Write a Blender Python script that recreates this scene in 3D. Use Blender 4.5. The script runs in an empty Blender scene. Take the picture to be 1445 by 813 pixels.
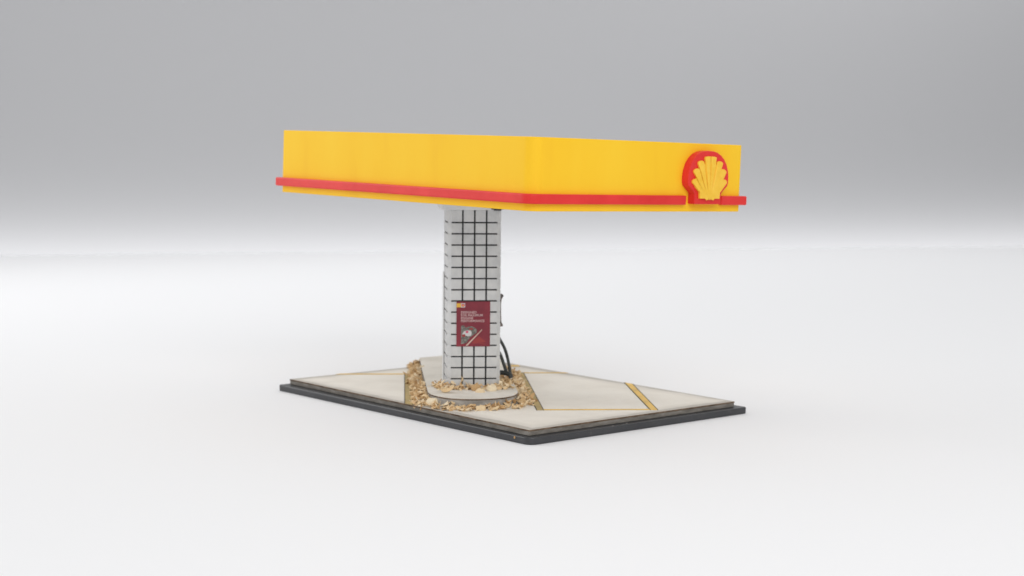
import bpy, bmesh, math, random
from mathutils import Vector, Matrix
R = random.Random(11)
sc = bpy.context.scene
COL = sc.collection

# ------------------------------------------------------------------ camera
FPX, CX, CY = 2270.2, 722.5, 406.5
YAW, PITCH, ROLL = 0.8623, -0.0851, 0.0086
CAM = Vector((-3.4518, -3.9282, 0.9127))
FWD = Vector((math.cos(YAW)*math.cos(PITCH), math.sin(YAW)*math.cos(PITCH), math.sin(PITCH)))
r0 = FWD.cross(Vector((0, 0, 1))).normalized(); u0 = r0.cross(FWD)
RIGHT = math.cos(ROLL)*r0 + math.sin(ROLL)*u0
UP = -math.sin(ROLL)*r0 + math.cos(ROLL)*u0
cd = bpy.data.cameras.new('camera'); cam = bpy.data.objects.new('camera', cd); COL.objects.link(cam)
cam.matrix_world = Matrix(((RIGHT.x, UP.x, -FWD.x, CAM.x), (RIGHT.y, UP.y, -FWD.y, CAM.y), (RIGHT.z, UP.z, -FWD.z, CAM.z), (0, 0, 0, 1)))
cd.sensor_width = 36; cd.lens = FPX/1445*36; cd.clip_start = .05; cd.clip_end = 200
cd.dof.use_dof = True; cd.dof.focus_distance = 5.12; cd.dof.aperture_fstop = 2.4
sc.camera = cam

def ray(px, py):
    return (FWD + RIGHT*((px-CX)/FPX) - UP*((py-CY)/FPX))
def on_plane(px, py, p0, n):
    d = ray(px, py); return CAM + d*((Vector(p0)-CAM).dot(n)/d.dot(n))

# ------------------------------------------------------------------ helpers
def obj(name, me_or_bm, mats, parent=None, smooth=False, bevel=0, seg=2, label=None):
    if isinstance(me_or_bm, bmesh.types.BMesh):
        me = bpy.data.meshes.new(name); bmesh.ops.recalc_face_normals(me_or_bm, faces=me_or_bm.faces[:]); me_or_bm.to_mesh(me); me_or_bm.free()
    else: me = me_or_bm
    for m in (mats if isinstance(mats, (list, tuple)) else [mats]): me.materials.append(m)
    o = bpy.data.objects.new(name, me); COL.objects.link(o)
    if smooth:
        for p in me.polygons: p.use_smooth = True
    if bevel:
        b = o.modifiers.new('bevel', 'BEVEL'); b.width = bevel; b.segments = seg; b.limit_method = 'ANGLE'; b.angle_limit = math.radians(40)
    if parent is not None:
        o.parent = parent
    if label: o['label'] = label
    return o
def tag(o, label, cat, group=None, kind=None):
    o['label'] = label; o['category'] = cat
    if group: o['group'] = group
    if kind: o['kind'] = kind
def prism(bm, poly, z0, z1, M=None, mi=0):
    """poly: list of (x,y); extruded from z0 to z1; M maps local to the object's space"""
    M = M or Matrix()
    a = [bm.verts.new(M @ Vector((x, y, z0))) for x, y in poly]
    b = [bm.verts.new(M @ Vector((x, y, z1))) for x, y in poly]
    n = len(poly); fs = [bm.faces.new(a[::-1]), bm.faces.new(b)]
    for i in range(n): fs.append(bm.faces.new((a[i], a[(i+1) % n], b[(i+1) % n], b[i])))
    for f in fs: f.material_index = mi
    return fs
def box(bm, x0, x1, y0, y1, z0, z1, M=None, mi=0):
    return prism(bm, [(x0, y0), (x1, y0), (x1, y1), (x0, y1)], z0, z1, M, mi)
def rounded(poly, r, seg=6):
    out = []; n = len(poly)
    for i in range(n):
        p0, p, p1 = Vector(poly[i-1]), Vector(poly[i]), Vector(poly[(i+1) % n])
        a = (p0-p).normalized(); b = (p1-p).normalized()
        ang = a.angle(b); t = r/math.tan(ang/2); c = p+(a+b).normalized()*(r/math.sin(ang/2))
        s = p+a*t-c; e = p+b*t-c
        th = s.angle(e); cr = s.x*e.y-s.y*e.x
        for k in range(seg+1):
            q = th*k/seg*(1 if cr > 0 else -1)
            out.append((c.x+s.x*math.cos(q)-s.y*math.sin(q), c.y+s.x*math.sin(q)+s.y*math.cos(q)))
    return out
def clip(poly, a, b):
    """keep the part of poly left of the line a->b"""
    out = []; n = len(poly)
    f = lambda p: (b[0]-a[0])*(p[1]-a[1])-(b[1]-a[1])*(p[0]-a[0])
    for i in range(n):
        p, q = poly[i], poly[(i+1) % n]; fp, fq = f(p), f(q)
        if fp >= 0: out.append(p)
        if (fp >= 0) != (fq >= 0):
            t = fp/(fp-fq); out.append((p[0]+(q[0]-p[0])*t, p[1]+(q[1]-p[1])*t))
    return out
def tube(bm, pts, rads, seg=12, mi=0):
    pts = [Vector(p) for p in pts]; rings = []
    ref = Vector((.31, .52, .8))
    for i, p in enumerate(pts):
        t = (pts[min(i+1, len(pts)-1)]-pts[max(i-1, 0)]).normalized()
        a = t.cross(ref).normalized(); b = t.cross(a)
        rings.append([bm.verts.new(p+(a*math.cos(2*math.pi*k/seg)+b*math.sin(2*math.pi*k/seg))*rads[i]) for k in range(seg)])
    for i in range(len(rings)-1):
        for k in range(seg):
            bm.faces.new((rings[i][k], rings[i][(k+1) % seg], rings[i+1][(k+1) % seg], rings[i+1][k])).material_index = mi
    bm.faces.new(rings[0][::-1]).material_index = mi; bm.faces.new(rings[-1]).material_index = mi
def spline(pts, n=10):
    P = [Vector(p) for p in pts]; P = [P[0]*2-P[1]]+P+[P[-1]*2-P[-2]]; out = []
    for i in range(1, len(P)-2):
        for k in range(n):
            t = k/n; a, b, c, d = P[i-1], P[i], P[i+1], P[i+2]
            out.append(.5*((2*b)+(c-a)*t+(2*a-5*b+4*c-d)*t*t+(3*b-a-3*c+d)*t**3))
    out.append(P[-2]); return out
def text_mesh(body, size, width=None, bold=0):
    cu = bpy.data.curves.new('lettering', 'FONT'); cu.body = body; cu.size = size; cu.offset = bold; cu.resolution_u = 2
    o = bpy.data.objects.new('lettering', cu); COL.objects.link(o)
    dg = bpy.context.evaluated_depsgraph_get(); me = bpy.data.meshes.new_from_object(o.evaluated_get(dg))
    bpy.data.objects.remove(o); bpy.data.curves.remove(cu)
    if width:
        xs = [v.co.x for v in me.vertices]; k = width/(max(xs)-min(xs)); x0 = min(xs)
        for v in me.vertices: v.co.x = (v.co.x-x0)*k
    return me

# ------------------------------------------------------------------ materials
def mat(name, color, rough=.5, spec=.5, build=None, **kw):
    m = bpy.data.materials.new(name); m.use_nodes = True
    nt = m.node_tree; b = nt.nodes['Principled BSDF']
    b.inputs['Base Color'].default_value = (*color, 1); b.inputs['Roughness'].default_value = rough
    b.inputs['Specular IOR Level'].default_value = spec
    for k, v in kw.items(): b.inputs[k.replace('_', ' ')].default_value = v
    if build: build(nt, b)
    return m
def N(nt, t, **props):
    n = nt.nodes.new(t)
    for k, v in props.items():
        if k in n.inputs.keys(): n.inputs[k].default_value = v
        else: setattr(n, k, v)
    return n
def noise(nt, scale, detail=4, rough=.55, stretch=None, coord='Object', dist=0):
    tc = N(nt, 'ShaderNodeTexCoord'); src = tc.outputs[coord]
    if stretch:
        mp = N(nt, 'ShaderNodeMapping'); mp.inputs['Scale'].default_value = stretch; nt.links.new(src, mp.inputs[0]); src = mp.outputs[0]
    n = N(nt, 'ShaderNodeTexNoise', Scale=scale, Detail=detail, Roughness=rough, Distortion=dist)
    nt.links.new(src, n.inputs['Vector']); return n.outputs['Fac']
def ramp(nt, fac, stops):
    r = N(nt, 'ShaderNodeValToRGB'); e = r.color_ramp.elements
    while len(e) > 1: e.remove(e[-1])
    e[0].position = stops[0][0]; e[0].color = (*stops[0][1], 1)
    for p, c in stops[1:]:
        x = e.new(p); x.color = (*c, 1)
    nt.links.new(fac, r.inputs[0]); return r.outputs[0]
def mix(nt, fac, a, b, mode='MIX'):
    m = N(nt, 'ShaderNodeMix', data_type='RGBA', blend_type=mode)
    for s, v in ((m.inputs[0], fac), (m.inputs[6], a), (m.inputs[7], b)):
        if isinstance(v, (int, float)): s.default_value = v
        elif isinstance(v, tuple): s.default_value = (*v, 1)
        else: nt.links.new(v, s)
    return m.outputs[2]
def bump(nt, b, fac, strength, dist=.002):
    n = N(nt, 'ShaderNodeBump', Strength=strength, Distance=dist); nt.links.new(fac, n.inputs['Height']); nt.links.new(n.outputs[0], b.inputs['Normal'])
g = lambda v: (v, v, v)
def specks(nt, scale, thr, amount):
    """sparse round dots: small Voronoi cells, only where the cell's own random value is high"""
    tc = N(nt, 'ShaderNodeTexCoord')
    v = N(nt, 'ShaderNodeTexVoronoi', Scale=scale); nt.links.new(tc.outputs['Object'], v.inputs['Vector'])
    a = N(nt, 'ShaderNodeMath', operation='LESS_THAN'); nt.links.new(v.outputs['Distance'], a.inputs[0]); a.inputs[1].default_value = thr
    sp = N(nt, 'ShaderNodeSeparateColor'); nt.links.new(v.outputs['Color'], sp.inputs[0])
    c = N(nt, 'ShaderNodeMath', operation='LESS_THAN'); nt.links.new(sp.outputs[0], c.inputs[0]); c.inputs[1].default_value = amount
    m = N(nt, 'ShaderNodeMath', operation='MULTIPLY'); nt.links.new(a.outputs[0], m.inputs[0]); nt.links.new(c.outputs[0], m.inputs[1])
    return m.outputs[0]

def b_yellow(nt, b):
    c = ramp(nt, noise(nt, 1.0, 4, .55, (4.2, 4.2, .9)), [(.24, (.92, .51, .024)), (.45, (.97, .58, .027)), (.72, (.98, .61, .034))])
    nt.links.new(c, b.inputs['Base Color']); bump(nt, b, noise(nt, 14, 3), .05, .004)
M_yellow = mat('yellow_plastic', (.93, .53, .03), .5, .12, b_yellow)
M_yellow_dark = mat('yellow_relief_paint', (.88, .52, .05), .5, .4, lambda nt, b: nt.links.new(
    ramp(nt, noise(nt, 40, 3), [(.3, (.90, .52, .03)), (.7, (.97, .60, .06))]), b.inputs['Base Color']))
def b_red(nt, b):
    c = ramp(nt, noise(nt, 9, 4), [(.3, (.70, .026, .024)), (.7, (.80, .040, .036))])
    c = mix(nt, specks(nt, 20, .10, .06), c, (.95, .55, .4)); nt.links.new(c, b.inputs['Base Color'])
    bump(nt, b, noise(nt, 60, 3), .12, .003)
M_red = mat('red_plastic', (.75, .05, .05), .38, .28, b_red)
def b_tile(nt, b):
    c = ramp(nt, noise(nt, 30, 4), [(.3, (.57, .575, .58)), (.7, (.68, .68, .675))])
    nt.links.new(c, b.inputs['Base Color']); bump(nt, b, noise(nt, 120, 3, .6, (1, 1, .4)), .3, .002)
M_tile = mat('pale_grey_tile', (.6, .6, .6), .55, .35, b_tile)
M_joint = mat('dark_joint', (.035, .035, .038), .7, .3, lambda nt, b: nt.links.new(ramp(nt, noise(nt, 90, 3), [(.35, (.02, .02, .022)), (.75, (.07, .07, .072))]), b.inputs['Base Color']))
M_white = mat('white_plastic', (.74, .74, .73), .5, .4, lambda nt, b: nt.links.new(ramp(nt, noise(nt, 18, 3), [(.3, g(.68)), (.7, g(.78))]), b.inputs['Base Color']))
SLABC = (.5, .73)
def b_slab(nt, b):
    tc = N(nt, 'ShaderNodeTexCoord')
    base = ramp(nt, noise(nt, 3.2, 5, .6, dist=.4), [(.25, (.74, .69, .615)), (.5, (.83, .785, .71)), (.75, (.87, .83, .76))])
    # airbrushed grime along the slab's edges
    mp = N(nt, 'ShaderNodeSeparateXYZ'); nt.links.new(tc.outputs['Object'], mp.inputs[0])
    def edge(out, mid, half):
        s = N(nt, 'ShaderNodeMath', operation='SUBTRACT'); nt.links.new(out, s.inputs[0]); s.inputs[1].default_value = mid
        a = N(nt, 'ShaderNodeMath', operation='ABSOLUTE'); nt.links.new(s.outputs[0], a.inputs[0])
        d = N(nt, 'ShaderNodeMath', operation='SUBTRACT'); d.inputs[0].default_value = half; nt.links.new(a.outputs[0], d.inputs[1]); return d.outputs[0]
    mn = N(nt, 'ShaderNodeMath', operation='MINIMUM'); nt.links.new(edge(mp.outputs[0], .503, .505), mn.inputs[0]); nt.links.new(edge(mp.outputs[1], .73, .735), mn.inputs[1])
    ns = N(nt, 'ShaderNodeMath', operation='MULTIPLY_ADD'); nt.links.new(noise(nt, 7, 4), ns.inputs[0]); ns.inputs[1].default_value = -.05; nt.links.new(mn.outputs[0], ns.inputs[2])
    f = ramp(nt, ns.outputs[0], [(0, g(.6)), (.010, g(.25)), (.06, g(0))])
    c = mix(nt, f, base, (.30, .27, .235))
    # scattered scuffs
    f2 = ramp(nt, noise(nt, 5, 6, .7, (1, 2.4, 1)), [(.58, g(0)), (.75, g(.2))])
    c = mix(nt, f2, c, (.42, .40, .37))
    c = mix(nt, specks(nt, 16, .05, .07), c, (.12, .10, .08))
    nt.links.new(c, b.inputs['Base Color']); bump(nt, b, noise(nt, 70, 4), .12, .002)
M_slab = mat('weathered_pavement_card', (.7, .66, .6), .7, .3, b_slab)
def b_side(nt, b):
    c = ramp(nt, noise(nt, 16, 6, .65, (1, 1, 4)), [(.28, (.13, .115, .10)), (.55, (.24, .22, .195)), (.78, (.38, .36, .33))])
    nt.links.new(c, b.inputs['Base Color']); bump(nt, b, noise(nt, 90, 4), .5, .003)
M_side = mat('dusty_fibreboard_edge', (.24, .22, .2), .8, .2, b_side)
M_burn = mat('scorched_card_edge', (.12, .075, .045), .8, .2, lambda nt, b: nt.links.new(ramp(nt, noise(nt, 22, 4), [(.35, (.08, .05, .03)), (.7, (.26, .18, .12))]), b.inputs['Base Color']))
def b_plate(nt, b):
    c = ramp(nt, noise(nt, 5, 4), [(.3, (.030, .031, .035)), (.7, (.045, .046, .05))])
    c = mix(nt, ramp(nt, noise(nt, 26, 6, .75), [(.6, g(0)), (.78, g(.5))]), c, (.16, .15, .145))
    c = mix(nt, specks(nt, 40, .15, .06), c, (.62, .58, .55)); nt.links.new(c, b.inputs['Base Color'])
    bump(nt, b, noise(nt, 110, 3), .1, .002)
M_plate = mat('black_acrylic', (.035, .035, .04), .38, .5, b_plate)
def b_line(nt, b):
    c = ramp(nt, noise(nt, 14, 5, .65, dist=.5), [(.3, (.58, .40, .14)), (.5, (.80, .52, .13)), (.75, (.86, .57, .16))])
    nt.links.new(c, b.inputs['Base Color'])
M_line = mat('worn_yellow_line_paint', (.75, .48, .12), .6, .3, b_line)
def b_line2(nt, b):
    nt.links.new(ramp(nt, noise(nt, 14, 5, .65, dist=.5), [(.3, (.36, .28, .14)), (.6, (.52, .39, .17)), (.8, (.58, .43, .2))]), b.inputs['Base Color'])
M_line_dull = mat('dirty_yellow_line_paint', (.5, .38, .17), .7, .2, b_line2)
M_line_edge = mat('etched_line_edge', (.10, .08, .055), .8, .2)
def b_isl(nt, b):
    c = ramp(nt, noise(nt, 6, 5, .6), [(.3, (.62, .58, .51)), (.55, (.76, .72, .65)), (.8, (.82, .78, .72))])
    nt.links.new(c, b.inputs['Base Color']); bump(nt, b, noise(nt, 80, 4), .15, .002)
M_isl = mat('sand_grey_kerb_top', (.66, .62, .55), .75, .25, b_isl)
M_kerb = mat('grimy_kerb_side', (.3, .29, .27), .8, .2, lambda nt, b: nt.links.new(ramp(nt, noise(nt, 18, 5, .65, (1, 1, 2)), [(.3, (.24, .22, .20)), (.55, (.43, .41, .385)), (.8, (.56, .54, .51))]), b.inputs['Base Color']))
def b_chip(nt, b):
    geo = N(nt, 'ShaderNodeNewGeometry'); oi = N(nt, 'ShaderNodeObjectInfo')
    a = N(nt, 'ShaderNodeMath', operation='ADD'); nt.links.new(geo.outputs['Random Per Island'], a.inputs[0]); nt.links.new(oi.outputs['Random'], a.inputs[1])
    fr = N(nt, 'ShaderNodeMath', operation='FRACT'); nt.links.new(a.outputs[0], fr.inputs[0])
    c = ramp(nt, fr.outputs[0], [(0, (.42, .25, .12)), (.15, (.64, .42, .21)), (.45, (.80, .59, .34)), (.8, (.87, .69, .45)), (1, (.90, .78, .58))])
    c = mix(nt, ramp(nt, noise(nt, 60, 5, .7, (1, 2, 1)), [(.45, g(0)), (.78, g(.35))]), c, (.42, .26, .12)); nt.links.new(c, b.inputs['Base Color'])
    bump(nt, b, noise(nt, 160, 3), .4, .002)
M_chip = mat('straw_wood_shaving', (.7, .46, .22), .75, .2, b_chip)
M_hose = mat('dark_rubber', (.035, .04, .04), .5, .4, lambda nt, b: nt.links.new(ramp(nt, noise(nt, 40, 3), [(.3, (.022, .026, .026)), (.75, (.065, .07, .066))]), b.inputs['Base Color']))
M_bracket = mat('brown_grey_bracket', (.16, .13, .115), .6, .3, lambda nt, b: nt.links.new(ramp(nt, noise(nt, 50, 3), [(.35, (.10, .085, .08)), (.7, (.24, .20, .18))]), b.inputs['Base Color']))
M_fitting = mat('dark_fitting', (.05, .055, .055), .5, .4, lambda nt, b: nt.links.new(ramp(nt, noise(nt, 50, 3), [(.35, g(.03)), (.7, g(.10))]), b.inputs['Base Color']))
def b_poster(nt, b):
    c = ramp(nt, noise(nt, 9, 4, .6), [(.3, (.17, .02, .034)), (.55, (.25, .028, .045)), (.8, (.32, .055, .07))]); nt.links.new(c, b.inputs['Base Color'])
M_poster = mat('crimson_poster_print', (.26, .022, .035), .45, .4, b_poster)
M_ink = mat('pale_pink_lettering', (.62, .42, .42), .6, .2)
M_pgrey = mat('grey_green_print', (.2, .21, .19), .6, .2, lambda nt, b: nt.links.new(ramp(nt, noise(nt, 120, 4), [(.35, (.08, .07, .065)), (.55, (.22, .21, .19)), (.75, (.40, .40, .37))]), b.inputs['Base Color']))
M_pwhite = mat('white_print', (.62, .6, .6), .6, .2)
M_ppink = mat('pink_print', (.62, .09, .17), .6, .2)
M_pstreak = mat('cream_streak_print', (.68, .52, .43), .6, .2)
M_pglow = mat('rust_print', (.33, .06, .06), .6, .2)
M_pyel = mat('orange_yellow_print', (.78, .46, .08), .6, .2)
M_back = mat('white_sweep_paper', (.86, .86, .872), .75, .2, lambda nt, b: bump(nt, b, noise(nt, 40, 3), .02, .002))

M_wall = mat('grey_backdrop_paper', (.49, .49, .502), .8, .15, lambda nt, b: bump(nt, b, noise(nt, 6, 3), .02, .002))

# ------------------------------------------------------------------ layout axes on the pavement
TH = math.radians(53.3)
Vv = Vector((math.cos(TH), math.sin(TH))); Uu = Vector((math.sin(TH), -math.cos(TH)))
def uv(u, v): p = Uu*u+Vv*v; return (p.x, p.y)
H1, H2, HI = .0202, .0248, .0345
SLAB = [(-.009, -.003), (.992, -.006), (1.024, 1.458), (.010, 1.464)]
PLATE = [(-.032, -.035), (1.030, -.035), (1.058, 1.484), (-.031, 1.484)]
def clip_slab(poly, q=SLAB):
    for i in range(4): 
        poly = clip(poly, q[i], q[(i+1) % 4])
        if not poly: return poly
    return poly

model = bpy.data.objects.new('petrol_station_model', None); COL.objects.link(model)
model.empty_display_size = .2
tag(model, 'small petrol station model with a yellow and red canopy on one tiled column', 'scale model')

# base plate
bm = bmesh.new(); prism(bm, rounded(PLATE, .032, 8)[:9]+rounded(PLATE, .010, 8)[9:], -H1-H2, -H1-.0006)
obj('base_plate', bm, M_plate, model, bevel=.003)
# pavement slab: fibreboard body with a thin card skin
bm = bmesh.new(); prism(bm, SLAB, -H1, -.0052)
slab = obj('pavement_slab', bm, M_side, model, bevel=.0015)
def inset(poly, d):
    c = Vector((sum(p[0] for p in poly)/len(poly), sum(p[1] for p in poly)/len(poly)))
    return [tuple(Vector(p)+(c-Vector(p)).normalized()*d) for p in poly]
bm = bmesh.new(); prism(bm, inset(SLAB, -.0012), -.0050, 0, mi=1)
bm.faces.ensure_lookup_table(); bm.faces[1].material_index = 0
obj('card_top', bm, [M_slab, M_burn], slab)
# painted lines
def line(u0, u1, v0, v1, m, edged=False, edge_u=True):
    bm = bmesh.new()
    P = clip_slab([uv(u0, v0), uv(u1, v0), uv(u1, v1), uv(u0, v1)], inset(SLAB, .001))
    P = P if sum(P[i-1][0]*P[i][1]-P[i][0]*P[i-1][1] for i in range(len(P))) > 0 else P[::-1]
    prism(bm, P, .0003, .0016)
    if edged:
        e = .0024
        for a, b in ((u0-e, u0+.0006), (u1-.0006, u1+e)):
            Q = clip_slab([uv(a, v0), uv(b, v0), uv(b, v1), uv(a, v1)], inset(SLAB, .001)); prism(bm, Q, .0002, .0019, mi=1)
    return obj('line_marking', bm, [m, M_line_edge], slab)
line(.054, .076, .392, 1.36, M_line_dull, True)
line(.458, .483, .392, 1.3, M_line, True)
line(-.411, -.384, .35, 1.33, M_line_dull, True)
line(.0765, .457, .394, .412, M_line)
line(.0765, .60, 1.342, 1.36, M_line)
line(-.80, -.4118, 1.308, 1.327, M_line)
line(.040, .076, 1.545, 1.585, M_line)

# kerb island, cut off along the slab's back edge
front = [(-.327, .60), (-.318, .55), (-.302, .513), (-.272, .470), (-.235, .444), (-.19, .431), (-.14, .4345), (-.092, .449), (-.052, .475), (-.024, .51), (-.008, .555), (0, .61)]
fr = [(p.x, p.y) for p in spline([(a, b, 0) for a, b in front], 4)]
isl = [uv(-.352, 1.75), uv(-.34, 1.1)]+[uv(a, b) for a, b in fr]+[uv(0, 1.1), uv(0, 1.75)]
isl = clip(isl, (1.03, 1.4665), (0, 1.4735))
isl = clip(isl, (.994, 0), (1.027, 1.458))
bm = bmesh.new(); prism(bm, isl, .0002, HI-.0045)
island = obj('kerb_island', bm, M_kerb, model, bevel=.0015)
bm = bmesh.new(); prism(bm, inset(isl, -.0012), HI-.0043, HI, mi=1)
bm.faces.ensure_lookup_table(); bm.faces[1].material_index = 0
obj('kerb_top', bm, [M_isl, M_burn], island)

# ------------------------------------------------------------------ column
TC = math.radians(56.0)
vc = Vector((math.cos(TC), math.sin(TC), 0)); uc = Vector((math.sin(TC), -math.cos(TC), 0))
C0 = on_plane(668.3, 547.3, (0, 0, HI), Vector((0, 0, 1)))         # middle of the front face's foot
MC = Matrix(((uc.x, vc.x, 0, C0.x), (uc.y, vc.y, 0, C0.y), (0, 0, 1, 0), (0, 0, 0, 1)))
HW, DP, CH, GD = .0995, .195, .014, .006
ZT = .694
xs = [-.0435, .0005, .0445]                                          # vertical joints of the front face
def row_outline(gw=.0062, gd=GD):
    P = []
    def side(a, b, cuts, n):                                         # along a->b, notches inward (n)
        a, b, n = Vector(a), Vector(b), Vector(n); t = (b-a).normalized(); L = (b-a).length
        P.append(tuple(a))
        for c in cuts:
            p = a+t*(c-gw/2); q = a+t*(c+gw/2)
            P.extend([tuple(p), tuple(p+n*gd), tuple(q+n*gd), tuple(q)])
        P.append(tuple(b))
    side((-HW+CH, 0), (HW-CH, 0), [x+HW-CH for x in xs], (0, 1))
    L = DP-2*CH; cs = [L*k/4 for k in (1, 2, 3)]
    side((HW, CH), (HW, DP-CH), cs, (-1, 0))
    side((HW-CH, DP), (-HW+CH, DP), [HW-CH-x for x in xs[::-1]], (0, -1))
    side((-HW, DP-CH), (-HW, CH), cs, (1, 0))
    return P
zs = [HI+.0003]+[.648-.0414*k for k in range(14, -1, -1)]+[ZT]
bm = bmesh.new()
for i in range(len(zs)-1):
    j = R.uniform(-.0004, .0004)
    prism(bm, [(x, y+j*(y < .02)) for x, y in row_outline()], zs[i]+(.0027 if i else 0), zs[i+1]-(.0027 if i+2 < len(zs) else 0), MC)
column = obj('tiled_column', bm, M_tile, model, bevel=.0011, seg=2)
bm = bmesh.new(); e = GD-.0012
prism(bm, [(-HW+CH-.001, e), (HW-CH+.001, e), (HW-e, CH-.001), (HW-e, DP-CH+.001), (HW-CH+.001, DP-e), (-HW+CH-.001, DP-e), (-HW+e, DP-CH+.001), (-HW+e, CH-.001)], HI+.0006, ZT-.001, MC)
obj('joint_core', bm, M_joint, column)
bm = bmesh.new(); q = .0016                                          # plain corner strips behind the chamfers
for sx, y0, sy in ((-1, 0, 1), (1, 0, 1), (-1, DP, -1), (1, DP, -1)):
    pts = [(sx*(HW-CH), y0+sy*q), (sx*(HW-q), y0+sy*CH), (sx*(HW-.02), y0+sy*.02)]
    area = sum(pts[k-1][0]*pts[k][1]-pts[k][0]*pts[k-1][1] for k in range(3))
    prism(bm, pts if area > 0 else pts[::-1], HI+.0008, ZT-.0015, MC)
obj('corner_strip', bm, M_tile, column)
# service panel low on the left flank, at its back
bm = bmesh.new(); box(bm, -HW-.0045, -HW-.0002, .14, DP-.012, HI+.002, .455, MC)
obj('side_panel', bm, M_white, column, bevel=.001)
# cap plate between column and canopy
bm = bmesh.new(); prism(bm, rounded([(-.122, -.006), (.1025, -.006), (.1025, DP+.012), (-.122, DP+.012)], .01, 4), ZT+.0002, .722, MC)
obj('cap_plate', bm, M_white, column, bevel=.004, seg=3)
bm = bmesh.new(); prism(bm, [(.060, -.013), (.106, -.013), (.104, .02), (.062, .02)], .697, .7135, MC)
prism(bm, [(.070, -.011), (.098, -.011), (.096, .01), (.072, .01)], .6925, .697, MC)
obj('dark_fitting', bm, M_fitting, column, bevel=.001)

# ------------------------------------------------------------------ poster on the column's front
FN = -vc
def colpt(px, py):
    p = on_plane(px, py, C0, FN); d = p-C0; return (d.dot(uc), p.z)
x0, zt = colpt(644.2, 425.6); x1, zb = colpt(691.2, 488.7)
MP = MC @ Matrix(((1, 0, 0, 0), (0, 0, -1, 0), (0, 1, 0, 0), (0, 0, 0, 1)))   # local x right, y up, z outwards
bm = bmesh.new(); box(bm, x0, x1, zb, zt, .0004, .0032, MP)
poster = obj('poster', bm, M_poster, column, bevel=.0004, seg=1)
pz = lambda X, Y: (x0+(X-85)/(555-85)*(x1-x0), zt+(Y-90)/(740-90)*(zb-zt))
def flat(bm, pts, h, mi=0):
    P = [pz(*p) for p in pts]
    A = sum(P[k-1][0]*P[k][1]-P[k][0]*P[k-1][1] for k in range(len(P)))
    prism(bm, P if A > 0 else P[::-1], .0030, .0032+h, MP, mi)
bm = bmesh.new()
for body, xa, xb, y in (('DESIGNED', 148, 368, 262), ('FOR MAXIMUM', 148, 452, 304), ('ENGINE', 148, 318, 345), ('PERFORMANCE', 148, 476, 386)):
    a = pz(xa, y); b = pz(xb, y)
    me = text_mesh(body, .0125, b[0]-a[0], .00022)
    me.transform(Matrix.Translation((a[0], a[1], .0037))); me.transform(MP)
    bm.from_mesh(me); bpy.data.meshes.remove(me)
obj('poster_lettering', bm, M_ink, poster)
bm = bmesh.new()
flat(bm, [(150, 440), (185, 432), (215, 470), (250, 452), (300, 448), (345, 470), (375, 500), (368, 540), (330, 570), (285, 600), (255, 640), (225, 690), (150, 705)], .0002, 0)
flat(bm, [(260, 476), (300, 470), (325, 488), (300, 500), (258, 492)], .0004, 3)
flat(bm, [(165, 560), (190, 520), (240, 505), (285, 512), (300, 545), (290, 585), (240, 592), (200, 575)], .0004, 1)
flat(bm, [(215, 520), (235, 508), (252, 520), (250, 540), (230, 548), (216, 538)], .0006, 2)
flat(bm, [(160, 565), (205, 562), (212, 585), (200, 602), (165, 598)], .0006, 3)
flat(bm, [(165, 612), (240, 606), (250, 630), (225, 662), (165, 668)], .0004, 4)
flat(bm, [(440, 494), (446, 500), (240, 728), (212, 730)], .0006, 5)
flat(bm, [(300, 690), (355, 625), (400, 590), (470, 650), (500, 675), (400, 690), (330, 705)], .0003, 3)
flat(bm, [(420, 690), (505, 700), (470, 708), (400, 700)], .0005, 6)
obj('poster_picture', bm, [M_pgrey, M_pwhite, M_ppink, M_pglow, M_pgrey, M_pstreak, M_pglow], poster)
bm = bmesh.new()
flat(bm, [(86, 115), (146, 115), (146, 172), (86, 172)], .0004, 0)
flat(bm, [(147, 113), (205, 113), (205, 174), (147, 174)], .0004, 1)
flat(bm, [(150, 138), (160, 125), (176, 121), (192, 125), (202, 138), (196, 152), (188, 164), (164, 164), (156, 152)], .0007, 2)
flat(bm, [(166, 148), (170, 136), (176, 131), (183, 136), (187, 148), (182, 157), (171, 157)], .0010, 0)
obj('poster_badge', bm, [M_pyel, M_pwhite, M_ppink], poster)

# ------------------------------------------------------------------ hoses and nozzle bracket on the column's right flank
VN = Vector((FWD.x, FWD.y, 0)).normalized()
def at(px, py, s):                                                   # s: distance back along the column's depth from its front face
    p0 = C0+vc*s+uc*HW; return on_plane(px, py, p0, VN)
def hose(pts, r):
    P = spline(pts, 8); bm = bmesh.new(); tube(bm, P, [r]*len(P), 14)
    return obj('hose', bm, M_hose, model, smooth=True)
hose([at(700, 470, .13), at(706.5, 481, .12), at(713, 494, .11), at(717.5, 511, .10), at(720.5, 529, .09)], .0058)
hose([at(700, 492, .08), at(705.8, 500, .08), at(710.2, 512, .08), at(715.5, 528, .08)], .0062)
hose([at(699, 524.5, .10), at(705, 525.5, .09), at(713, 526.5, .075), at(719.5, 529, .065), at(721, 533.5, .062)], .0092)
def bracket():
    bm = bmesh.new(); s = .06
    M = MC
    za = at(706, 415, s).z; zb_ = at(706, 460, s).z
    prof = [(0, zb_), (.0115, zb_+.001), (.0125, zb_+.006), (.0065, zb_+.016), (.005, zb_+.05), (.0045, za-.035), (.007, za-.016), (.0135, za-.006), (.0125, za-.001), (.0, za)]
    A = Matrix(((1, 0, 0, HW+.0002), (0, 0, 1, 0), (0, 1, 0, 0), (0, 0, 0, 1)))
    prism(bm, prof, .035, .085, M @ A)
    return obj('nozzle_bracket', bm, M_bracket, model, bevel=.001)
bracket()

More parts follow.
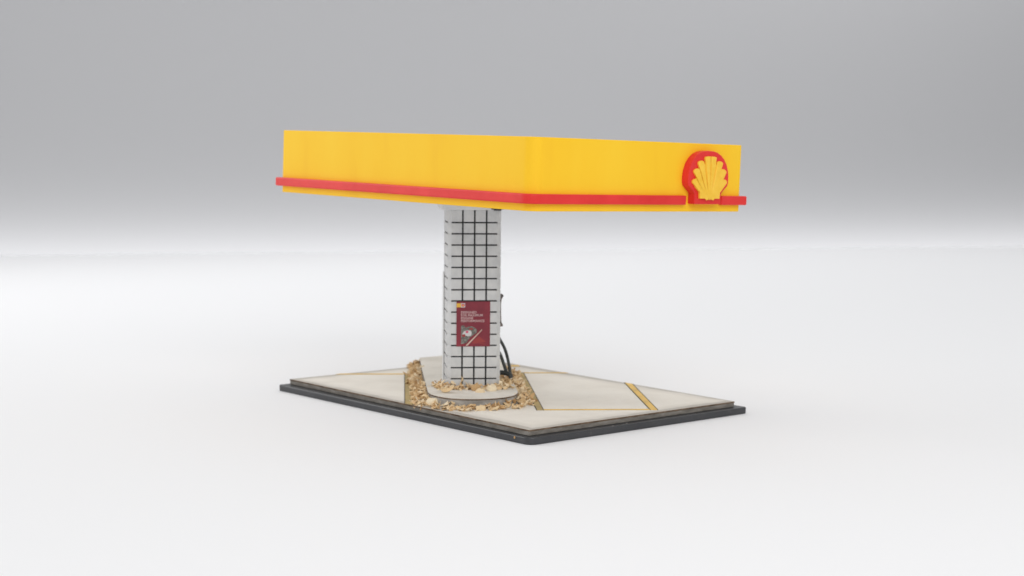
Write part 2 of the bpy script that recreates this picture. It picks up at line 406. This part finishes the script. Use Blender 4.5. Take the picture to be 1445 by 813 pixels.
# ------------------------------------------------------------------ canopy
qa, qb, W, D, Z0, TX, TY, HC, TZ = .0026, .012, 1.0174, 1.4909, .7162, .018, .0186, .243, .0021
MK = Matrix.Translation((qa, qb, Z0)) @ Matrix.Rotation(TZ, 4, 'Z') @ Matrix.Rotation(TX, 4, 'X') @ Matrix.Rotation(TY, 4, 'Y')
RC = .045
def offs(d, r): return rounded([(-d, -d), (W+d, -d), (W+d, D+d), (-d, D+d)], max(r, .002), 8)
def ring(bm, outer, inner, z0, z1):
    n = len(outer); lo = [[bm.verts.new((x, y, z)) for x, y in P] for P, z in ((outer, z0), (outer, z1), (inner, z1), (inner, z0))]
    for k in range(4):
        a, b = lo[k], lo[(k+1) % 4]
        for i in range(n): bm.faces.new((a[i], a[(i+1) % n], b[(i+1) % n], b[i]))
def rc(sharp): return RC
def quad_round(d, rF, rO):
    P = []
    full = [(-d, -d), (W+d, -d), (W+d, D+d), (-d, D+d)]
    a = rounded(full, rF, 8); b = rounded(full, rO, 8)
    return a[:9]+b[9:]
bm = bmesh.new(); ring(bm, quad_round(0, .045, .006), quad_round(-.024, .022, .004), 0, HC)
canopy = obj('canopy', bm, M_yellow, model, bevel=.0022)
canopy.matrix_world = MK
def child(o, M=Matrix()): o.matrix_parent_inverse = Matrix(); o.matrix_local = M; return o
bm = bmesh.new(); prism(bm, quad_round(-.0245, .0215, .004), .006, .016)
child(obj('canopy_ceiling', bm, M_white, canopy))
bm = bmesh.new(); prism(bm, quad_round(-.0245, .0215, .004), HC-.05, HC-.04)
child(obj('canopy_roof', bm, M_yellow, canopy))
MKi = MK.inverted(); nY = MK.to_3x3() @ Vector((0, 1, 0))
def face(px, py, off):                                               # pixel -> canopy-local point on the plane y=-off of the right-hand face
    return MKi @ on_plane(px, py, MK @ Vector((0, -off, 0)), nY)
BO, BZ0, BZ1 = .0186, .0245, .0575
gl = face(968.8, 285, BO).x; gr = face(1018.5, 285, BO).x
corner = quad_round(0, .045, .006)
# path: right of the gap -> around -> left of the gap, counter-clockwise
path_in = [(gr, 0)]+corner[9:18]+corner[18:27]+corner[27:36]+corner[0:9]+[(gl, 0)]
co = quad_round(BO, .045, .002); path_out = [(gr, -BO)]+co[9:18]+co[18:27]+co[27:36]+co[0:9]+[(gl, -BO)]
bm = bmesh.new(); rows = []
for (xi, yi), (xo, yo) in zip(path_in, path_out):
    rows.append([bm.verts.new(p) for p in ((xi, yi, BZ0), (xo, yo, BZ0), (xo, yo, BZ1), (xi, yi, BZ1))])
for a, b in zip(rows, rows[1:]):
    for k in range(4): bm.faces.new((a[k], a[(k+1) % 4], b[(k+1) % 4], b[k]))
bm.faces.new(rows[0]); bm.faces.new(rows[-1][::-1])
child(obj('trim_band', bm, M_red, canopy, bevel=.0045, seg=3))

# emblem: red shell-shaped block with a raised yellow scallop
ED = .033
cxE = face(1000.2, 250, ED).x; zb0 = face(1000, 288.4, ED).z; zt0 = face(1000, 213, ED).z
hE = zt0-zb0; wE = (face(1028.6, 250, ED).x-face(972, 250, ED).x)/2
ME = Matrix(((1, 0, 0, cxE), (0, 0, -1, 0), (0, 1, 0, zb0), (0, 0, 0, 1)))    # x right, y up, z outwards
def sym(half): return half+[(-x, y) for x, y in reversed(half) if abs(x) > 1e-6]
half = [(.655, 0), (.655, .19), (.70, .225), (.96, .345), (.995, .40), (1.0, .52), (.965, .63), (.88, .75), (.75, .85), (.58, .925), (.39, .974), (.2, .996), (0, 1)]
bk = [(x*wE, y*hE) for x, y in half]; bk = bk+[(-x, y) for x, y in reversed(bk[:-1])]
bm = bmesh.new(); prism(bm, bk, .0003, ED, ME)
emblem = child(obj('emblem', bm, M_red, canopy, bevel=.0022))
SX = .000454*1.125; SY = .000342*1.09; sx0 = .012*wE; sy0 = (668-610)*.00036
bm = bmesh.new()
def P2(x, y): return (sx0+x*SX, sy0+y*SY)
# body of the scallop under the ribs
hb = [(98, 0), (103, 62), (146, 108), (150, 165), (134, 200), (112, 250), (90, 280), (72, 312), (50, 335), (0, 345)]
body = [P2(22, 0), ]+[P2(*p) for p in hb]+[P2(-x, y) for x, y in reversed(hb[:-1])]+[P2(-22, 0), P2(0, -14)]
prism(bm, body, ED-.0005, ED+.0050, ME)
prism(bm, [P2(0, -14), P2(22, -1), P2(99, -1), P2(103, 58), P2(92, 82), P2(-92, 82), P2(-103, 58), P2(-99, -1), P2(-22, -1)], ED-.0006, ED+.0090, ME)
ends = [(156, 168, 76, 28), (141, 267, 48, 31), (99, 344, 28, 30), (31, 384, 9, 28)]
for ex, ey, rx, hw in ends:
    for s in (-1, 1):
        a = Vector((rx, 62 if rx > 50 else 78)); b = Vector((ex, ey)); t = (b-a).normalized()
        # scale-aware normal
        nrm = Vector((t.y, -t.x)); w0 = 9 if rx < 60 else 12
        L = (b-a).length
        out = [(a+nrm*w0), (b-t*10+nrm*hw), (b+t*4+nrm*(hw*.84)), (b+t*12+nrm*hw*.4), (b+t*13), (b+t*12-nrm*hw*.4), (b+t*4-nrm*(hw*.84)), (b-t*10-nrm*hw), (a-nrm*w0)]
        if ex < 40: out = [(a+nrm*w0), (b+nrm*hw), (b+t*10+nrm*(hw*.9)), (b+t*15+nrm*hw*.4), (b+t*16-nrm*hw*.5), (b+t*15-nrm*(hw*.9)), (b-nrm*hw), (a-nrm*w0)]
        poly = [P2(s*p.x, p.y) for p in out]
        A = sum(poly[k-1][0]*poly[k][1]-poly[k][0]*poly[k-1][1] for k in range(len(poly)))
        if A < 0: poly = poly[::-1]
        # crowned rib: base ring, shoulder ring, ridge
        c = Vector((sum(p[0] for p in poly)/len(poly), sum(p[1] for p in poly)/len(poly)))
        r0_ = [bm.verts.new(ME @ Vector((x, y, ED-.0004))) for x, y in poly]
        r1_ = [bm.verts.new(ME @ Vector((x, y, ED+.0062))) for x, y in poly]
        def shrink(p, k):
            axis = Vector(P2(s*a.x, a.y)); d = Vector(P2(s*b.x, b.y))-axis; q_ = Vector(p)-axis; f = max(0, min(1, q_.dot(d)/d.length_squared))
            base_ = axis+d*f; return base_+(q_-base_+d*0)*k
        r2_ = [bm.verts.new(ME @ Vector((*shrink(p, .66), ED+.0094))) for p in poly]
        n = len(poly)
        for A_, B_ in ((r0_, r1_), (r1_, r2_)):
            for i in range(n): bm.faces.new((A_[i], A_[(i+1) % n], B_[(i+1) % n], B_[i]))
        bm.faces.new(r2_); bm.faces.new(r0_[::-1])
child(obj('scallop_shell', bm, M_yellow_dark, emblem, bevel=.0006, seg=1))

# ------------------------------------------------------------------ wood shavings
def chip_geo(bm, M, L, Wd, curl, twist, th=.0014, nx=5, ny=3, rng=R):
    """an irregular curled flake: two skins and a rim"""
    pw = rng.choice((2.2, 3, 5, 9)); e0, e1 = rng.uniform(.86, .99), rng.uniform(.86, .99)
    prof = [max(.12, (1-abs((2*i/(nx-1)-1)*(e0 if i*2 < nx else e1))**pw)**.5)*rng.uniform(.86, 1.1) for i in range(nx)]
    skew = [rng.uniform(-.22, .22) for _ in range(nx)]
    top = []; bot = []
    for i in range(nx):
        rt = []; rb = []; s = i/(nx-1)-.5
        for j in range(ny):
            t = j/(ny-1)-.5
            x = s*L+rng.uniform(-.05, .05)*L*(abs(t) > .3); y = (t*prof[i]+skew[i]*.4)*Wd
            z = curl*(L*L*s*s*1.6+Wd*Wd*t*t*1.2)/L + twist*s*t*Wd + rng.uniform(-.04, .04)*Wd
            rt.append(bm.verts.new(M @ Vector((x, y, z+th/2)))); rb.append(bm.verts.new(M @ Vector((x, y, z-th/2))))
        top.append(rt); bot.append(rb)
    for i in range(nx-1):
        for j in range(ny-1):
            bm.faces.new((top[i][j], top[i+1][j], top[i+1][j+1], top[i][j+1])); bm.faces.new((bot[i][j], bot[i][j+1], bot[i+1][j+1], bot[i+1][j]))
    per = [(i, 0) for i in range(nx)]+[(nx-1, j) for j in range(1, ny)]+[(i, ny-1) for i in range(nx-2, -1, -1)]+[(0, j) for j in range(ny-2, 0, -1)]
    for (a, b), (c, d) in zip(per, per[1:]+per[:1]):
        bm.faces.new((top[a][b], bot[a][b], bot[c][d], top[c][d]))
def place(bm, x, y, z, size, flatness=.5, rng=R):
    L = size*rng.uniform(.8, 1.5); Wd = size*rng.uniform(.24, .66)
    M = Matrix.Translation((x, y, z)) @ Matrix.Rotation(rng.uniform(0, 6.283), 4, 'Z') @ Matrix.Rotation(rng.gauss(0, flatness), 4, 'X') @ Matrix.Rotation(rng.gauss(0, flatness), 4, 'Y')
    chip_geo(bm, M, L, Wd, rng.uniform(-1.0, 1.0), rng.uniform(-1.2, 1.2), rng=rng)
bm = bmesh.new()
def heap(n, fu, height, size, zbase=0, flatness=.6):
    for k in range(n):
        u, v, hmax = fu(); x, y = uv(u, v)
        if not (y < 1.455 and x > 0 and y > 0): continue
        place(bm, x, y, zbase+.004+R.random()**1.2*hmax*height, R.uniform(.7, 1.15)*size, flatness)
def f_left():
    v = R.uniform(.50, 1.62); t = R.random(); wide = .054
    ed = -.327-.024*(v-.6)
    return ed-.004-t*wide*(1-.25*(v-.5)), v, (1-t*.8)
def f_front():
    i = R.uniform(0, len(front)-1.001); k = int(i); a = Vector(front[k]).lerp(Vector(front[k+1]), i-k); d = (a-Vector((-.165, .62))).normalized()
    t = R.random(); return a.x+d.x*(.003+t**1.6*.062), a.y+d.y*(.003+t**1.6*.062), (1-t)*.75
def f_right():
    v = R.uniform(.50, 1.34); t = R.random(); return .004+t*.048, v, (1-t*.75)
heap(360, f_left, .036, .026)
heap(135, f_front, .025, .026, 0, .45)
heap(210, f_right, .030, .025)
# around the column's foot, on the island
for k in range(150):
    a = R.random(); t = R.random()
    side = R.random()
    if side < .55: lx, ly = R.uniform(-HW-.03, HW+.02), -.006-t*.046
    elif side < .75: lx, ly = -HW-.006-t*.035, R.uniform(-.03, .10)
    else: lx, ly = HW+.004+t*.055, R.uniform(-.03, .20)
    p = MC @ Vector((lx, ly, 0)); pu = Vector((p.x, p.y)).dot(Uu); 
    if pu > -.004 or pu < -.318: continue
    place(bm, p.x, p.y, HI+.004+R.random()**1.5*(1-t)*.018, R.uniform(.7, 1.15)*.026, .5)
mulch = obj('wood_shavings', bm, M_chip)
tag(mulch, 'straw coloured wood shavings heaped round the kerb island and column foot', 'wood shavings', kind='stuff')

R2 = random.Random(5)
G = 'large wood flakes round the kerb island'
def flake(px, py, z, L, Wd, rot, rx, ry, curl, label, tw=.4):
    p = on_plane(px, py, (0, 0, z), Vector((0, 0, 1)))
    bm = bmesh.new(); chip_geo(bm, Matrix.Rotation(rx, 4, 'X') @ Matrix.Rotation(ry, 4, 'Y'), L*1.2, Wd*1.25, curl, tw, th=.002, nx=7, ny=5, rng=R2)
    o = obj('wood_flake', bm, M_chip, smooth=True); o.location = p; o.rotation_euler = (0, 0, YAW-math.pi/2+rot)
    tag(o, label, 'wood flake', G); return o
T_ = 'curled straw flake lying'
flake(646.5, 537.5, HI+.024, .045, .02, .1, 1.0, -.5, .7, 'pointed pale flake leaning upright against the left half of the tiled column')
flake(674.5, 545.5, HI+.016, .034, .028, .3, 1.0, .2, -.9, 'round domed flake standing against the middle of the tiled column')
flake(693, 546.5, HI+.015, .034, .024, -.4, .9, .3, -.9, 'domed tan flake against the right half of the tiled column')
flake(677, 551, HI+.008, .032, .022, .2, .75, -.2, -.8, 'flat oval flake in front of the round domed one on the kerb island')
flake(633, 550.5, HI+.010, .050, .022, -.3, .5, -.3, .5, 'broad golden flake at the front left corner of the tiled column')
flake(688, 567.5, .021, .034, .031, .3, 1.0, .2, -.8, 'largest round flake propped against the front of the kerb island')
flake(679, 575.5, .010, .030, .020, .2, .9, 0, -.5, 'pale squarish flake lying below the largest round flake')
flake(700.5, 573, .011, .044, .022, -.7, .7, .35, -.5, 'long brown flake sloping down right of the largest round flake')
flake(722, 562.5, .018, .040, .006, .9, .3, -.8, .1, 'thin straw splinter standing by the right end of the kerb island')
flake(610, 566, .018, .046, .026, .5, .8, -.4, -.5, 'big pale flake at the front left bend of the kerb island')
flake(640.5, 570.5, .012, .042, .018, .5, .6, -.5, .3, 'slanting flake left of centre below the kerb island front')
flake(632, 567, .015, .034, .022, -.5, .9, .4, -.7, 'rounded flake beside the kerb just left of the slanting flake')
flake(575.5, 529.5, .012, .040, .009, -.5, .2, .4, .2, 'pale splinter lying across the dull yellow line on the left')
flake(735, 562, .014, .040, .024, -.9, .7, .5, -.5, 'curled flake at the right end of the shavings beside the yellow line')
flake(655, 578, .005, .044, .012, .05, .3, .05, .2, 'thin flat flake at the front edge of the shavings')
flake(697, 577, .006, .034, .012, .2, .3, -.2, .3, 'small thin flake lying flat right of the squarish one')
# crumb stuck on the black plate's front corner
p = on_plane(726.5, 617.3, (-.032, 0, 0), Vector((1, 0, 0)))
bm = bmesh.new(); bmesh.ops.create_icosphere(bm, subdivisions=2, radius=.0042)
for v in bm.verts: v.co = Vector((v.co.x*.6, v.co.y*.8, v.co.z*1.15))*R2.uniform(.8, 1.2)
o = obj('wood_crumb', bm, M_chip, smooth=True); o.location = p+Vector((-.0012, 0, 0))
tag(o, 'tiny orange crumb stuck to the black base plate near its front corner', 'wood crumb')

# ------------------------------------------------------------------ sweep: white table curving up to a grey wall
f2 = Vector((math.cos(YAW), math.sin(YAW), 0)); r2 = Vector((math.sin(YAW), -math.cos(YAW), 0))
C2 = Vector((CAM.x, CAM.y, 0)); ZF = -H1-H2-.0004
f3 = (f2*math.cos(.27)-r2*math.sin(.27)); r3 = (r2*math.cos(.27)+f2*math.sin(.27)); C3 = C2+f2*15.4-f3*15.4   # table's back edge and backdrop run a little askew
EDGE = 15.4                                                           # far edge of the table
bm = bmesh.new(); rows = []
for d, z in [(-6, ZF-.06)]+[(x, ZF) for x in (-6, -2, 2, 4, 6, 8, 11, EDGE)]+[(EDGE, ZF-.06)]:
    rows.append([bm.verts.new(C3+f3*d+r3*s+Vector((0, 0, z))) for s in (-34, -14, 0, 14, 34)])
for a, b in zip(rows, rows[1:]):
    for k in range(4): bm.faces.new((a[k], a[k+1], b[k+1], b[k]))
o = obj('tabletop', bm, M_back); tag(o, 'smooth white tabletop under the petrol station model', 'table', kind='structure')
bm = bmesh.new(); rows = []
BD, BR = 17.6, 1.5
for d, z in [(EDGE+.1, -1.6), (BD-BR, -1.6)]+[(BD-BR+BR*math.sin(math.pi/2*k/24), -1.6+BR*(1-math.cos(math.pi/2*k/24))) for k in range(1, 25)]+[(BD, 2), (BD, 6.3)]:
    rows.append([bm.verts.new(C3+f3*d+r3*s+Vector((0, 0, z))) for s in (-38, -15, 0, 15, 38)])
for a, b in zip(rows, rows[1:]):
    for k in range(4): bm.faces.new((a[k], a[k+1], b[k+1], b[k]))
o = obj('backdrop', bm, M_wall, smooth=True); tag(o, 'plain out of focus grey backdrop behind the white tabletop', 'backdrop', kind='structure')

# ------------------------------------------------------------------ light
w = bpy.data.worlds.new('World'); sc.world = w; w.use_nodes = True
bg = w.node_tree.nodes['Background']; bg.inputs[0].default_value = (.97, .985, 1, 1); bg.inputs[1].default_value = .56
def area(name, loc, target, sx, sy, power, col=(1, 1, 1)):
    l = bpy.data.lights.new(name, 'AREA'); l.shape = 'RECTANGLE'; l.size = sx; l.size_y = sy; l.energy = power; l.color = col
    o = bpy.data.objects.new(name, l); COL.objects.link(o); o.location = loc
    o.rotation_euler = (Vector(target)-Vector(loc)).to_track_quat('-Z', 'Y').to_euler(); return o
def W_(d, s, z): return C2+f2*d+r2*s+Vector((0, 0, z))
area('overhead_softbox', W_(12.8, .6, 6.6), W_(12.8, .6, 0), 17, 18, 450, (1, .99, .975))
area('left_softbox', W_(8.2, -9.0, 3.0), W_(5.4, 0, .5), 4, 4, 200)
area('added_backdrop_fill', C3+f3*17.08+Vector((0, 0, -.42)), C3+f3*17.6+Vector((0, 0, -.24)), 46, .2, 177)  # added light hidden below the table edge, brightens the backdrop's foot into a gradient
area('added_far_table_fill', W_(14.9, 1.0, 3.9), W_(14.9, 1.0, 0), 24, 2.6, 112)  # added out-of-view fill, lifts the far table to the backdrop's brightness
area('front_softbox', W_(-1.0, 1.7, 4.8), W_(6.6, 0, 1.5), 6, 4, 235, (1, .985, .96))

sc.view_settings.view_transform = 'Standard'; sc.view_settings.look = 'None'; sc.view_settings.exposure = 0; sc.view_settings.gamma = 1
sc.render.engine = 'CYCLES'
